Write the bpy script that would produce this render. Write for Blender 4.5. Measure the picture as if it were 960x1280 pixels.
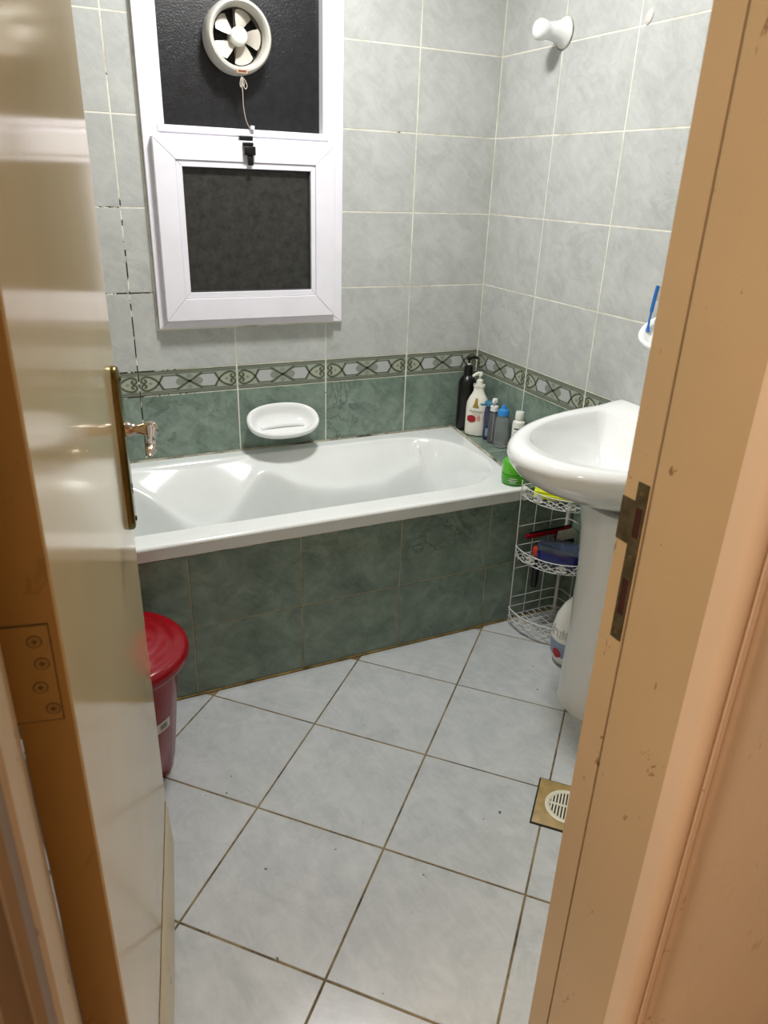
import bpy, bmesh, math, random
from mathutils import Vector, Matrix
random.seed(7)
for o in list(bpy.data.objects): bpy.data.objects.remove(o)
SC = bpy.context.scene
COL = SC.collection
R = math.radians
PI = math.pi

# ------------------------------------------------------------------ camera
cam_d = bpy.data.cameras.new('camera'); cam = bpy.data.objects.new('camera', cam_d); COL.objects.link(cam)
cam.matrix_world = Matrix(((0.90621, 0.145704, -0.39693, -1.60027),
                           (-0.421541, 0.384495, -0.821259, -2.50386),
                           (0.0329566, 0.911556, 0.409854, 1.42347),
                           (0, 0, 0, 1)))
cam_d.sensor_width = 36; cam_d.lens = 917.85 / 1280 * 36
cam_d.clip_start = 0.02
cam_d.dof.use_dof = True; cam_d.dof.focus_distance = 2.2; cam_d.dof.aperture_fstop = 8.0
SC.camera = cam
# ------------------------------------------------------------------ world, lamps, exposure
w = bpy.data.worlds.new('night'); SC.world = w; w.use_nodes = True
w.node_tree.nodes['Background'].inputs[0].default_value = (0.10, 0.12, 0.17, 1)
w.node_tree.nodes['Background'].inputs[1].default_value = 0.02
def area(name, loc, rot, size, power, color, shape='DISK', sy=None):
    d = bpy.data.lights.new(name, 'AREA'); d.shape = shape; d.size = size
    if sy: d.size_y = sy
    d.energy = power; d.color = color
    o = bpy.data.objects.new(name, d); COL.objects.link(o); o.location = loc; o.rotation_euler = rot
    return o
LAMP = (-0.86, -0.74, 2.41)
HALL = (-2.30, -2.43, 2.36)
area('bathroom_lamp_light', LAMP, (0, 0, 0), 0.22, 20, (1.0, 0.985, 0.965))
area('hall_lamp_and_fill', HALL, (0, 0, 0), 0.30, 20, (1.0, 0.86, 0.68))
HALL_FILL = (0.10, -3.25, 2.36)  # unseen fill light, added to brighten the right hall wall and architrave
area('hall_lamp_and_fill', HALL_FILL, (0, 0, 0), 0.30, 5, (1.0, 0.84, 0.66))
vs = SC.view_settings
vs.view_transform = 'Standard'; vs.look = 'None'; vs.gamma = 1; vs.use_curve_mapping = False
vs.exposure = 0.42

# ------------------------------------------------------------------ helpers: materials
def lin(h):
    h = h.lstrip('#'); v = [int(h[i:i+2], 16)/255 for i in (0, 2, 4)]
    return tuple(x/12.92 if x <= .04045 else ((x+.055)/1.055)**2.4 for x in v) + (1,)
def new_mat(name):
    m = bpy.data.materials.new(name); m.use_nodes = True
    return m, m.node_tree.nodes, m.node_tree.links, m.node_tree.nodes['Principled BSDF']
def ramp(N, stops):
    r = N.new('ShaderNodeValToRGB'); e = r.color_ramp.elements
    while len(e) < len(stops): e.new(.5)
    for k, (p, c) in zip(e, stops): k.position = p; k.color = c
    return r
def coords(N, L, scale=(1, 1, 1), rot=(0, 0, 0), per_object=True):
    t = N.new('ShaderNodeTexCoord'); mp = N.new('ShaderNodeMapping')
    mp.vector_type = 'TEXTURE'
    mp.inputs['Scale'].default_value = tuple(1/k for k in scale); mp.inputs['Rotation'].default_value = rot
    if per_object:
        oi = N.new('ShaderNodeObjectInfo'); mu = N.new('ShaderNodeVectorMath'); mu.operation = 'MULTIPLY_ADD'
        L.new(oi.outputs['Random'], mu.inputs[0]); mu.inputs[1].default_value = (37, 53, 71); L.new(t.outputs['Object'], mu.inputs[2])
        L.new(mu.outputs[0], mp.inputs[0])
    else: L.new(t.outputs['Object'], mp.inputs[0])
    return mp.outputs[0]
def noise(N, L, vec, scale, detail=4, rough=.55, dist=0):
    n = N.new('ShaderNodeTexNoise'); n.inputs['Scale'].default_value = scale; n.inputs['Detail'].default_value = detail
    n.inputs['Roughness'].default_value = rough; n.inputs['Distortion'].default_value = dist
    L.new(vec, n.inputs['Vector']); return n.outputs[0]
def mix(N, L, fac, a, b, mode='MIX'):
    m = N.new('ShaderNodeMix'); m.data_type = 'RGBA'; m.blend_type = mode
    for s, v in ((0, fac), (6, a), (7, b)):
        if hasattr(v, 'links'): L.new(v, m.inputs[s])
        else: m.inputs[s].default_value = v
    return m.outputs[2]
def bump(N, L, b, h, strength, dist=.002):
    bp = N.new('ShaderNodeBump'); bp.inputs['Strength'].default_value = strength; bp.inputs['Distance'].default_value = dist
    L.new(h, bp.inputs['Height']); L.new(bp.outputs[0], b.inputs['Normal'])
def plain(name, col, rough=.4, metal=0, var=.06, bumpy=0, bscale=80, coat=0, scale=12):
    m, N, L, b = new_mat(name)
    c = lin(col); v = coords(N, L); n = noise(N, L, v, scale, 4)
    d = tuple(max(0, x*(1-var*2)) for x in c[:3]) + (1,); u = tuple(min(1, x*(1+var)) for x in c[:3]) + (1,)
    r = ramp(N, [(.3, d), (.7, u)]); L.new(n, r.inputs[0]); L.new(r.outputs[0], b.inputs['Base Color'])
    b.inputs['Roughness'].default_value = rough; b.inputs['Metallic'].default_value = metal
    b.inputs['Coat Weight'].default_value = coat; b.inputs['Coat Roughness'].default_value = .05
    if bumpy: bump(N, L, b, noise(N, L, v, bscale, 3), bumpy)
    return m
def tile_mat(name, lo, hi, vein, rough, streak, veinw=.5, spots=False):
    m, N, L, b = new_mat(name)
    v = coords(N, L)
    r = ramp(N, [(.32, lin(lo)), (.68, lin(hi))]); L.new(noise(N, L, v, 11, 9, .72, .5), r.inputs[0])
    v2 = coords(N, L, (1, 4.2, 1), (0, 0, R(-38)))
    r2 = ramp(N, [(.44, (0, 0, 0, 1)), (.70, (1, 1, 1, 1))]); L.new(noise(N, L, v2, 13, 8, .7, .6), r2.inputs[0])
    sm = N.new('ShaderNodeMath'); sm.operation = 'MULTIPLY'; sm.inputs[1].default_value = streak; L.new(r2.outputs[0], sm.inputs[0])
    c = mix(N, L, sm.outputs[0], r.outputs[0], tuple(min(1, x*1.22) for x in lin(hi)[:3]) + (1,))
    r3 = ramp(N, [(.468, (0, 0, 0, 1)), (.5, (1, 1, 1, 1)), (.532, (0, 0, 0, 1))]); L.new(noise(N, L, v, 5.5, 7, .6, 1.3), r3.inputs[0])
    r4 = ramp(N, [(.5, (0, 0, 0, 1)), (.72, (1, 1, 1, 1))]); L.new(noise(N, L, v, 3.1, 2), r4.inputs[0])
    vm = N.new('ShaderNodeMath'); vm.operation = 'MULTIPLY'; L.new(r3.outputs[0], vm.inputs[0]); L.new(r4.outputs[0], vm.inputs[1])
    v5 = N.new('ShaderNodeMath'); v5.operation = 'MULTIPLY'; v5.inputs[1].default_value = veinw; L.new(vm.outputs[0], v5.inputs[0])
    c = mix(N, L, v5.outputs[0], c, lin(vein))
    if spots:
        r6 = ramp(N, [(.80, (0, 0, 0, 1)), (.82, (1, 1, 1, 1))]); L.new(noise(N, L, v, 60, 1), r6.inputs[0])
        c = mix(N, L, r6.outputs[0], c, lin('#5a564c'))
    L.new(c, b.inputs['Base Color']); b.inputs['Roughness'].default_value = rough
    bump(N, L, b, noise(N, L, v, 55, 3), .10, .0012)
    return m
def grout_mat(name, col, dirt, amount):
    m, N, L, b = new_mat(name); v = coords(N, L, per_object=False)
    r = ramp(N, [(.5-amount*.25, lin(col)), (.75-amount*.3, lin(dirt))]); L.new(noise(N, L, v, 9, 6, .7), r.inputs[0])
    L.new(r.outputs[0], b.inputs['Base Color']); b.inputs['Roughness'].default_value = .85
    return m
def mould_mat(name, col, dirt):
    m, N, L, b = new_mat(name); v = coords(N, L, per_object=False)
    r = ramp(N, [(.44, lin(col)), (.72, lin(dirt))]); L.new(noise(N, L, v, 9, 6, .7), r.inputs[0])
    sx = N.new('ShaderNodeSeparateXYZ'); L.new(v, sx.inputs[0])
    mr = N.new('ShaderNodeMapRange'); mr.inputs[1].default_value = -1.02; mr.inputs[2].default_value = -1.30; mr.inputs[3].default_value = 0; mr.inputs[4].default_value = .20; L.new(sx.outputs[0], mr.inputs[0])
    mz = N.new('ShaderNodeMapRange'); mz.inputs[1].default_value = 1.45; mz.inputs[2].default_value = 1.2; mz.inputs[3].default_value = 0; mz.inputs[4].default_value = 1; L.new(sx.outputs[2], mz.inputs[0])
    mm = N.new('ShaderNodeMath'); mm.operation = 'MULTIPLY'; L.new(mr.outputs[0], mm.inputs[0]); L.new(mz.outputs[0], mm.inputs[1])
    ad = N.new('ShaderNodeMath'); ad.operation = 'ADD'; L.new(noise(N, L, v, 22, 5, .7), ad.inputs[0]); L.new(mm.outputs[0], ad.inputs[1])
    r2 = ramp(N, [(.63, (0, 0, 0, 1)), (.68, (1, 1, 1, 1))]); L.new(ad.outputs[0], r2.inputs[0])
    L.new(mix(N, L, r2.outputs[0], r.outputs[0], lin('#2b2620')), b.inputs['Base Color']); b.inputs['Roughness'].default_value = .85
    return m
def paint_mat(name, col, rough, scuff, scuff_amt, bumpy=.06, bscale=(25, 25, 4), coat=0):
    m, N, L, b = new_mat(name); v = coords(N, L, per_object=False)
    c = lin(col); r = ramp(N, [(.3, tuple(x*.90 for x in c[:3])+(1,)), (.7, c)]); L.new(noise(N, L, v, 3, 4), r.inputs[0])
    v2 = coords(N, L, (1, 1, .45), (R(20), R(15), 0), False)
    s = ramp(N, [(.655, (0, 0, 0, 1)), (.685, (1, 1, 1, 1))]); L.new(noise(N, L, v2, 34, 5, .65, .5), s.inputs[0])
    mm = N.new('ShaderNodeMath'); mm.operation = 'MULTIPLY'; mm.inputs[1].default_value = scuff_amt; L.new(s.outputs[0], mm.inputs[0])
    L.new(mix(N, L, mm.outputs[0], r.outputs[0], lin(scuff)), b.inputs['Base Color'])
    b.inputs['Roughness'].default_value = rough; b.inputs['Coat Weight'].default_value = coat
    v3 = coords(N, L, bscale, (0, 0, 0), False)
    bump(N, L, b, noise(N, L, v3, 1, 3), bumpy, .002)
    return m
def clear_mat(name, col, rough=.08, trans=.85, ior=1.4):
    m, N, L, b = new_mat(name); b.inputs['Base Color'].default_value = lin(col); b.inputs['Roughness'].default_value = rough
    b.inputs['Transmission Weight'].default_value = trans; b.inputs['IOR'].default_value = ior
    return m
def glass_mat(name, lo, hi, rough):
    m, N, L, b = new_mat(name); v = coords(N, L, per_object=False)
    r = ramp(N, [(.35, lin(lo)), (.7, lin(hi))]); L.new(noise(N, L, v, 34, 8, .8), r.inputs[0]); L.new(r.outputs[0], b.inputs['Base Color'])
    b.inputs['Roughness'].default_value = rough; b.inputs['Transmission Weight'].default_value = .35
    bump(N, L, b, noise(N, L, v, 220, 3, .7), .55, .002)
    return m
def emit_mat(name, col, s):
    m, N, L, b = new_mat(name); b.inputs['Emission Color'].default_value = lin(col); b.inputs['Emission Strength'].default_value = s
    return m

M = dict(
    grey=tile_mat('pale_grey_tile', '#adb0ad', '#c2c4c1', '#8a908c', .18, .26, .26),
    green=tile_mat('green_marble_tile', '#5b6c61', '#8d9f91', '#3a4a40', .18, .24, .65),
    floor=tile_mat('floor_tile', '#adb1b3', '#c3c6c7', '#8f9496', .24, .25, .22, True),
    grout=grout_mat('wall_grout', '#e6e3d6', '#b9b29b', .15),
    mgrout=mould_mat('mouldy_wall_grout', '#e6e3d6', '#b9b29b'),
    ggrout=grout_mat('apron_grout', '#b9b49a', '#7d7658', .2),
    fgrout=grout_mat('floor_grout', '#8a7a58', '#3d3527', .35),
    wseal=grout_mat('white_sealant', '#e2dfd0', '#a8a290', .15), seal=grout_mat('sealant', '#c9c3ae', '#37312a', .35),
    yseal=grout_mat('yellow_sealant', '#b49a5c', '#6b562c', .4),
    band=plain('border_glaze', '#a1a79b', .22, var=.05), bandline=plain('border_line', '#565e4c', .3),
    bandstripe=plain('border_stripe', '#5c6454', .3), bandlight=plain('border_panel', '#b6b9b8', .22, var=.03),
    bandbeige=plain('border_beige', '#a9ad9b', .22, var=.04), bandpetal=plain('border_petal', '#8d9189', .25, var=.08),
    ceramic=plain('white_ceramic', '#eef0ef', .08, var=.01, coat=.4), tub=plain('white_acrylic', '#e9ecea', .12, var=.015, coat=.3),
    pvc=plain('white_window_profile', '#eceaf2', .3, var=.02), gasket=plain('dark_gasket', '#3a3a3c', .6),
    glassu=glass_mat('dark_obscure_glass', '#17171a', '#2b2b30', .28), glassl=glass_mat('mottled_obscure_glass', '#282826', '#50504b', .36),
    fanw=plain('aged_white_plastic', '#c6c3ba', .35, var=.04), fanb=plain('fan_blade_plastic', '#d3cdc1', .35, var=.03), dark=plain('black_recess', '#08080a', .5), blackp=plain('black_plastic', '#060607', .3),
    cord=plain('grey_cord', '#b5aaa0', .7), paper=plain('tan_label', '#b79a84', .6), brown=plain('brown_print', '#6b3a26', .6),
    door=paint_mat('cream_gloss_paint', '#d2be94', .115, '#8d8269', .12, .035, (9, 9, 2), .0),
    edge=paint_mat('ochre_door_edge', '#a9864a', .45, '#6e4c1c', .3, .04),
    jamb=paint_mat('beige_frame_paint', '#c4ad8c', .42, '#6b4a24', .75, .05), arch=paint_mat('beige_architrave_paint', '#e6d0bb', .4, '#7a4a20', .5, .10),
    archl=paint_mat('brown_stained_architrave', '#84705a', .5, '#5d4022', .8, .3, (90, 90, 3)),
    plaster=paint_mat('pinkish_plaster', '#eadccd', .8, '#9a7c5f', .25, .5, (60, 60, 60)),
    crack=plain('dirty_crack', '#4e4430', .9), wornedge=paint_mat('worn_door_edge', '#cfbd97', .3, '#4d432b', .9, .25, (5, 5, 70)),
    brass=plain('aged_brass', '#75663c', .22, 1, .2), nickel=plain('satin_nickel', '#c3b3a3', .15, 1, .05), steel=plain('tarnished_steel', '#736b58', .42, .85, .2, scale=60),
    screw=plain('dull_screw', '#7d6c46', .4, .7), hole=plain('dark_red_hole', '#3a1210', .7),
    red=plain('red_plastic', '#8a0012', .2, var=.05), sticker=plain('white_sticker', '#d8d2cc', .5), ink=plain('dark_ink', '#2b2b2e', .6),
    wire=plain('white_coated_wire', '#dfe0dd', .3, var=.02), blue=plain('blue_plastic', '#14226f', .2, coat=.3), bluelid=clear_mat('blue_clear_lid', '#b5c2d6', .06, .92, 1.25),
    yellow=plain('yellow_sponge', '#d8e021', .75, var=.05, bumpy=.4), orange=plain('orange_plastic', '#e2452a', .3), white=plain('white_plastic', '#ebebe4', .3, var=.02),
    bristle=plain('pale_bristle', '#d9d8cf', .6), cream=plain('cream_bottle', '#eeebdf', .25, var=.02), gold=plain('gold_print', '#9b8432', .35), rose=plain('red_print', '#a3081a', .45, var=.12), pink=plain('pink_print', '#dda79a', .5),
    greentub=plain('bright_green_plastic', '#3f9a1e', .25, var=.05, coat=.3), greenlid=plain('light_green_plastic', '#58b82a', .25, var=.04, coat=.3),
    clear=clear_mat('clear_bottle', '#f2f5f6', .05, .88, 1.15), smoke=clear_mat('smoky_bottle', '#a5a5ad', .08, .75, 1.25), violet=clear_mat('violet_bottle', '#5d5f86', .1, .55), bcap=plain('blue_cap', '#2f8bd8', .3, coat=.2), bcap2=plain('teal_cap', '#3d7f9c', .35),
    toothbrush=plain('blue_handle', '#2a6fbb', .25), drain=plain('tan_drain_tile', '#a88e58', .45, var=.12, scale=40), grate=plain('ivory_grate', '#dcd8c4', .4),
    ceilm=plain('ceiling_paint', '#e4e4df', .8), hallm=paint_mat('hall_plaster', '#d8bfa0', .8, '#b09a80', .2, .2), hallfloor=plain('hall_floor', '#a58b6b', .5), marble=plain('threshold_marble', '#c9c3b8', .3),
    lamp=emit_mat('lamp_diffuser', '#f4fff9', 6), lampw=emit_mat('warm_lamp_diffuser', '#ffc98a', 3), lilac=plain('lilac_print', '#8d9bb5', .5), navy=plain('navy_print', '#27365c', .5),
)

# ------------------------------------------------------------------ helpers: meshes and objects
def link(name, me, parent=None, loc=(0, 0, 0), rot=(0, 0, 0)):
    o = bpy.data.objects.new(name, me); COL.objects.link(o); o.location = loc; o.rotation_euler = rot
    if parent: o.parent = parent
    return o
def mesh(name, bm, mats, smooth=True, ang=38):
    bmesh.ops.recalc_face_normals(bm, faces=bm.faces)
    me = bpy.data.meshes.new(name); bm.to_mesh(me); bm.free()
    for m in (mats if isinstance(mats, (list, tuple)) else [mats]): me.materials.append(m)
    if smooth:
        me.shade_smooth(); me.set_sharp_from_angle(angle=R(ang))
    return me
def obj(name, bm, mats, parent=None, loc=(0, 0, 0), rot=(0, 0, 0), smooth=True, ang=38):
    return link(name, mesh(name, bm, mats, smooth, ang), parent, loc, rot)
def empty(name, loc, rotz=0):
    o = bpy.data.objects.new(name, None); COL.objects.link(o); o.location = loc; o.rotation_euler = (0, 0, rotz); o.empty_display_size = .05
    return o
def tag(o, label, cat, group=None):
    o['label'] = label; o['category'] = cat
    if group: o['group'] = group
    return o
def struct(o): o['kind'] = 'structure'; return o
def BM(): return bmesh.new()
def box(bm, x0, x1, y0, y1, z0, z1, bev=0, mi=0, seg=2):
    v = [bm.verts.new((x, y, z)) for x in (x0, x1) for y in (y0, y1) for z in (z0, z1)]
    f = [bm.faces.new([v[i] for i in q]) for q in ((0, 1, 3, 2), (4, 6, 7, 5), (0, 4, 5, 1), (2, 3, 7, 6), (0, 2, 6, 4), (1, 5, 7, 3))]
    for k in f: k.material_index = mi
    if bev:
        e = list({e for k in f for e in k.edges})
        r = bmesh.ops.bevel(bm, geom=e, offset=bev, segments=seg, affect='EDGES', profile=.5)
        for k in r['faces']: k.material_index = mi
def loft(bm, rings, cap0=True, cap1=True, closed=True, mi=0):
    V = [[bm.verts.new(p) for p in r] for r in rings]
    n = len(V[0])
    for a, b in zip(V, V[1:]):
        for i in range(n if closed else n-1):
            j = (i+1) % n
            bm.faces.new((a[i], a[j], b[j], b[i])).material_index = mi
    if cap0: bm.faces.new(V[0][::-1]).material_index = mi
    if cap1: bm.faces.new(V[-1]).material_index = mi
    return V
def lathe(bm, prof, seg=32, c=(0, 0, 0), sx=1, sy=1, mi=0, cap0=True, cap1=True):
    rings = [[(c[0]+r*sx*math.cos(2*PI*i/seg), c[1]+r*sy*math.sin(2*PI*i/seg), c[2]+z) for i in range(seg)] for r, z in prof]
    return loft(bm, rings, cap0, cap1, True, mi)
def tube(bm, pts, r, seg=8, cyclic=False, mi=0, taper=None):
    pts = [Vector(p) for p in pts]; n = len(pts); rings = []; up = None
    for i, p in enumerate(pts):
        if cyclic: t = pts[(i+1) % n]-pts[i-1]
        else: t = pts[min(i+1, n-1)]-pts[max(i-1, 0)]
        t.normalize()
        if up is None:
            up = Vector((0, 0, 1)) if abs(t.z) < .9 else Vector((1, 0, 0))
        a = t.cross(up).normalized(); up = a.cross(t).normalized()
        rr = taper[i] if taper else r
        rings.append([p+(a*math.cos(2*PI*k/seg)+up*math.sin(2*PI*k/seg))*rr for k in range(seg)])
    if cyclic: rings.append(rings[0]); V = loft(bm, rings, False, False, True, mi); bmesh.ops.remove_doubles(bm, verts=V[0]+V[-1], dist=1e-6)
    else: loft(bm, rings, True, True, True, mi)
def prism(bm, poly, z0, z1, mi=0):
    loft(bm, [[(x, y, z0) for x, y in poly], [(x, y, z1) for x, y in poly]], mi=mi)
def spline(pts, n=8):
    P = [Vector(p) for p in pts]; out = []
    for i in range(len(P)-1):
        a, b, c, d = P[max(i-1, 0)], P[i], P[i+1], P[min(i+2, len(P)-1)]
        for k in range(n):
            t = k/n
            out.append(.5*((2*b)+(c-a)*t+(2*a-5*b+4*c-d)*t*t+(3*b-a-3*c+d)*t**3))
    return out+[P[-1]]
def ribbon(bm, pts, wd, z, mi=0):
    P = [Vector((p[0], p[1])) for p in pts]; n = len(P); V = []
    for i, p in enumerate(P):
        t = (P[min(i+1, n-1)]-P[max(i-1, 0)]); t.normalize(); q = Vector((-t.y, t.x))*wd/2
        V.append((bm.verts.new((p.x+q.x, p.y+q.y, z)), bm.verts.new((p.x-q.x, p.y-q.y, z))))
    for a, b in zip(V, V[1:]): bm.faces.new((a[0], a[1], b[1], b[0])).material_index = mi
def flat(bm, poly, z, mi=0):
    bm.faces.new([bm.verts.new((x, y, z)) for x, y in poly]).material_index = mi
def text_mesh(s, size, mat, extrude=.0002, fat=0):
    cu = bpy.data.curves.new('lettering', 'FONT'); cu.body = s; cu.size = size; cu.extrude = extrude; cu.align_x = 'CENTER'; cu.align_y = 'CENTER'; cu.resolution_u = 3; cu.offset = fat
    t = bpy.data.objects.new('lettering', cu); COL.objects.link(t)
    me = bpy.data.meshes.new_from_object(t.evaluated_get(bpy.context.evaluated_depsgraph_get()))
    bpy.data.objects.remove(t); bpy.data.curves.remove(cu); me.name = 'lettering'; me.materials.clear(); me.materials.append(mat)
    return me
def wrap(me, c, r, zc, a0):      # bend a flat XY mesh round a vertical cylinder of radius r about c, facing angle a0
    for v in me.vertices:
        a = a0+v.co.x/r; rr = r+v.co.z; z = zc+v.co.y
        v.co = (c[0]+rr*math.cos(a), c[1]+rr*math.sin(a), z)
    return me

# ------------------------------------------------------------------ tiles
TH = .008
cache = {}
def tile_mesh(wd, ht, mat, name='tile'):
    k = (round(wd, 4), round(ht, 4), mat.name)
    if k in cache: return cache[k]
    bm = BM(); c = .0010; x, y = wd/2, ht/2
    loft(bm, [[(-x, -y, -TH), (x, -y, -TH), (x, y, -TH), (-x, y, -TH)], [(-x, -y, -c), (x, -y, -c), (x, y, -c), (-x, y, -c)],
              [(-x+c, -y+c, 0), (x-c, -y+c, 0), (x-c, y-c, 0), (-x+c, y-c, 0)]])
    cache[k] = mesh(name, bm, mat, False); return cache[k]
G = .0036
def cells_mesh(rects, org, mat):   # L-shaped tile: coplanar cells with outer sides
    bm = BM()
    for (a, b, c, d) in rects: box(bm, a-org[0], b-org[0], c-org[1], d-org[1], -TH, 0)
    return mesh('tile', bm, mat, False)
def wall_tiles(wall, us, rows, rot, place, hole=None, name='tile'):
    """us: grid lines along the wall; rows: (v0, v1, material)"""
    for v0, v1, mat in rows:
        for u0, u1 in zip(us, us[1:]):
            a, b, c, d = u0+G/2, u1-G/2, v0+G/2, v1-G/2
            if b-a < .01 or d-c < .01: continue
            if hole and not (b <= hole[0] or a >= hole[1] or d <= hole[2] or c >= hole[3]):
                xs = sorted({a, b, *[h for h in hole[:2] if a < h < b]}); ys = sorted({c, d, *[h for h in hole[2:] if c < h < d]})
                cs = [(x0, x1, y0, y1) for x0, x1 in zip(xs, xs[1:]) for y0, y1 in zip(ys, ys[1:])
                      if not (hole[0] <= (x0+x1)/2 <= hole[1] and hole[2] <= (y0+y1)/2 <= hole[3])]
                if not cs: continue
                if len(cs) == 1: a, b, c, d = cs[0]
                else:
                    me = cells_mesh(cs, ((a+b)/2, (c+d)/2), mat); link('tile', me, wall, place((a+b)/2, (c+d)/2), rot); continue
                if b-a < .004 or d-c < .004: continue
            if callable(mat): mat(wall, (a+b)/2, (c+d)/2, b-a, d-c, rot, place); continue
            link('tile', tile_mesh(b-a, d-c, mat), wall, place((a+b)/2, (c+d)/2), rot)
orn = {}
def ornament_mesh(wd):
    k = round(wd, 3)
    if k in orn: return orn[k]
    bm = BM(); hw = wd/2; S = hw/.163
    P = lambda pts, sx, sy: [(x*S*sx, y*sy) for x, y in pts]
    for sy in (1, -1):
        for y, t, mi in ((.0385, .004, 1), (.033, .0028, 0), (.0285, .0022, 1)):
            flat(bm, [(-hw+.002, sy*y-t/2), (hw-.002, sy*y-t/2), (hw-.002, sy*y+t/2), (-hw+.002, sy*y+t/2)], .0003, mi)
    for sx in (1, -1):
        flat(bm, P([(.022, -.006), (.044, -.0205), (.086, -.0205), (.098, 0), (.086, .0205), (.044, .0205), (.022, .006)], sx, 1), .0003, 2)
        flat(bm, P([(.104, 0), (.122, -.017), (.146, -.022), (.157, -.012), (.157, .012), (.146, .022), (.122, .017)], sx, 1), .0003, 3)
        flat(bm, P([(.120, 0), (.128, .006), (.136, 0), (.128, -.006)], sx, 1), .0006, 4)
        flat(bm, P([(.013, 0), (.027, .0135), (.040, .011), (.047, 0), (.040, -.011), (.027, -.0135)], sx, 1), .0006, 4)
        for sy in (1, -1):
            heart = spline([Vector((x*S*sx, y*sy, 0)) for x, y in ((.088, -.024), (.101, 0), (.118, .016), (.140, .0235), (.154, .018), (.157, .009), (.150, .0025), (.142, .006), (.143, .012), (.149, .0125))], 5)
            ribbon(bm, heart, .0062, .0009, 0)
            ribbon(bm, spline([Vector((x*S*sx, y*sy, 0)) for x, y in ((.044, .0255), (.030, .0185), (.012, .0065), (0, 0))], 4), .0072, .0009, 0)
            ribbon(bm, P([(.044, .0225), (.086, .0225)], sx, sy), .0028, .0008, 0)
            ribbon(bm, P([(.085, .0245), (.101, -.002)], sx, sy), .0050, .0010, 0)
    for sy in (1, -1): flat(bm, [(0, sy*.009), (.012*S, sy*.019), (0, sy*.026), (-.012*S, sy*.019)], .0006, 4)
    for f in bm.faces:
        if f.normal.z < 0: f.normal_flip()
    me = bpy.data.meshes.new('ornament'); bm.to_mesh(me); bm.free()
    for m in ('bandline', 'bandstripe', 'bandlight', 'bandbeige', 'bandpetal'): me.materials.append(M[m])
    orn[k] = me; return me
def border_tile(wall, u, v, wd, ht, rot, place):
    o = link('border_tile', tile_mesh(wd, ht, M['band'], 'border_tile'), wall, place(u, v), rot)
    if wd > .25: link('ornament', ornament_mesh(wd), o)

# ------------------------------------------------------------------ setting
XL, YF, ZC = -1.82, -1.87, 2.45
W_ = (-1.228, -.596, .965, 2.10)     # window opening in the back wall
ROWS_GREY = [(.826+.2506*k, min(.826+.2506*(k+1), ZC), M['grey']) for k in range(7)]
ROWS_LOW = [(.742, .826, border_tile)] + [(z0, z1, M['green']) for z0, z1 in ((.4915, .742), (.241, .4915), (0, .241))]
bm = BM(); D0 = .0007
for a, b, c, d in ((XL-.15, W_[0], 0, ZC), (W_[1], .15, 0, ZC), (W_[0], W_[1], 0, W_[2]), (W_[0], W_[1], W_[3], ZC)): box(bm, a, b, D0, .14, c, d)
wb = struct(obj('wall_back', bm, M['mgrout'], smooth=False))
wall_tiles(wb, [XL, -1.638, -1.308, -.978, -.648, -.318, 0], ROWS_GREY+ROWS_LOW[:2], (R(90), 0, 0), lambda u, v: (u, 0, v), W_)
bm = BM(); box(bm, D0, .14, YF-.0, D0, 0, ZC)
wr = struct(obj('wall_right', bm, M['grout'], smooth=False))
# u runs towards the camera (-Y); the lowest rows are hidden behind tub and ledge near the corner
wall_tiles(wr, [0, .336, .666, .996, 1.326, 1.656, 1.87], ROWS_GREY+ROWS_LOW[:2], (R(90), 0, R(-90)), lambda u, v: (0, -u, v))
wall_tiles(wr, [.677, .996, 1.326, 1.656, 1.87], ROWS_LOW[2:], (R(90), 0, R(-90)), lambda u, v: (0, -u, v))
bm = BM(); box(bm, XL-.14, XL-D0, YF, D0, 0, ZC)
wl = struct(obj('wall_left', bm, M['grout'], smooth=False))
wall_tiles(wl, [YF+.0, -1.656, -1.326, -.996, -.666, -.336, 0], ROWS_GREY+ROWS_LOW[:2], (R(90), 0, R(90)), lambda u, v: (XL, u, v))
wall_tiles(wl, [YF+.0, -1.656, -1.326, -.996, -.69], ROWS_LOW[2:], (R(90), 0, R(90)), lambda u, v: (XL, u, v))
bm = BM(); lathe(bm, [(.017, 0), (.015, .0025), (.008, .004)], 12, sx=.8, sy=1.2)
obj('filler_patch', bm, M['sticker'], wr, (-.0005, -.700, 1.846), (R(90), R(25), R(-90)))
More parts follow.
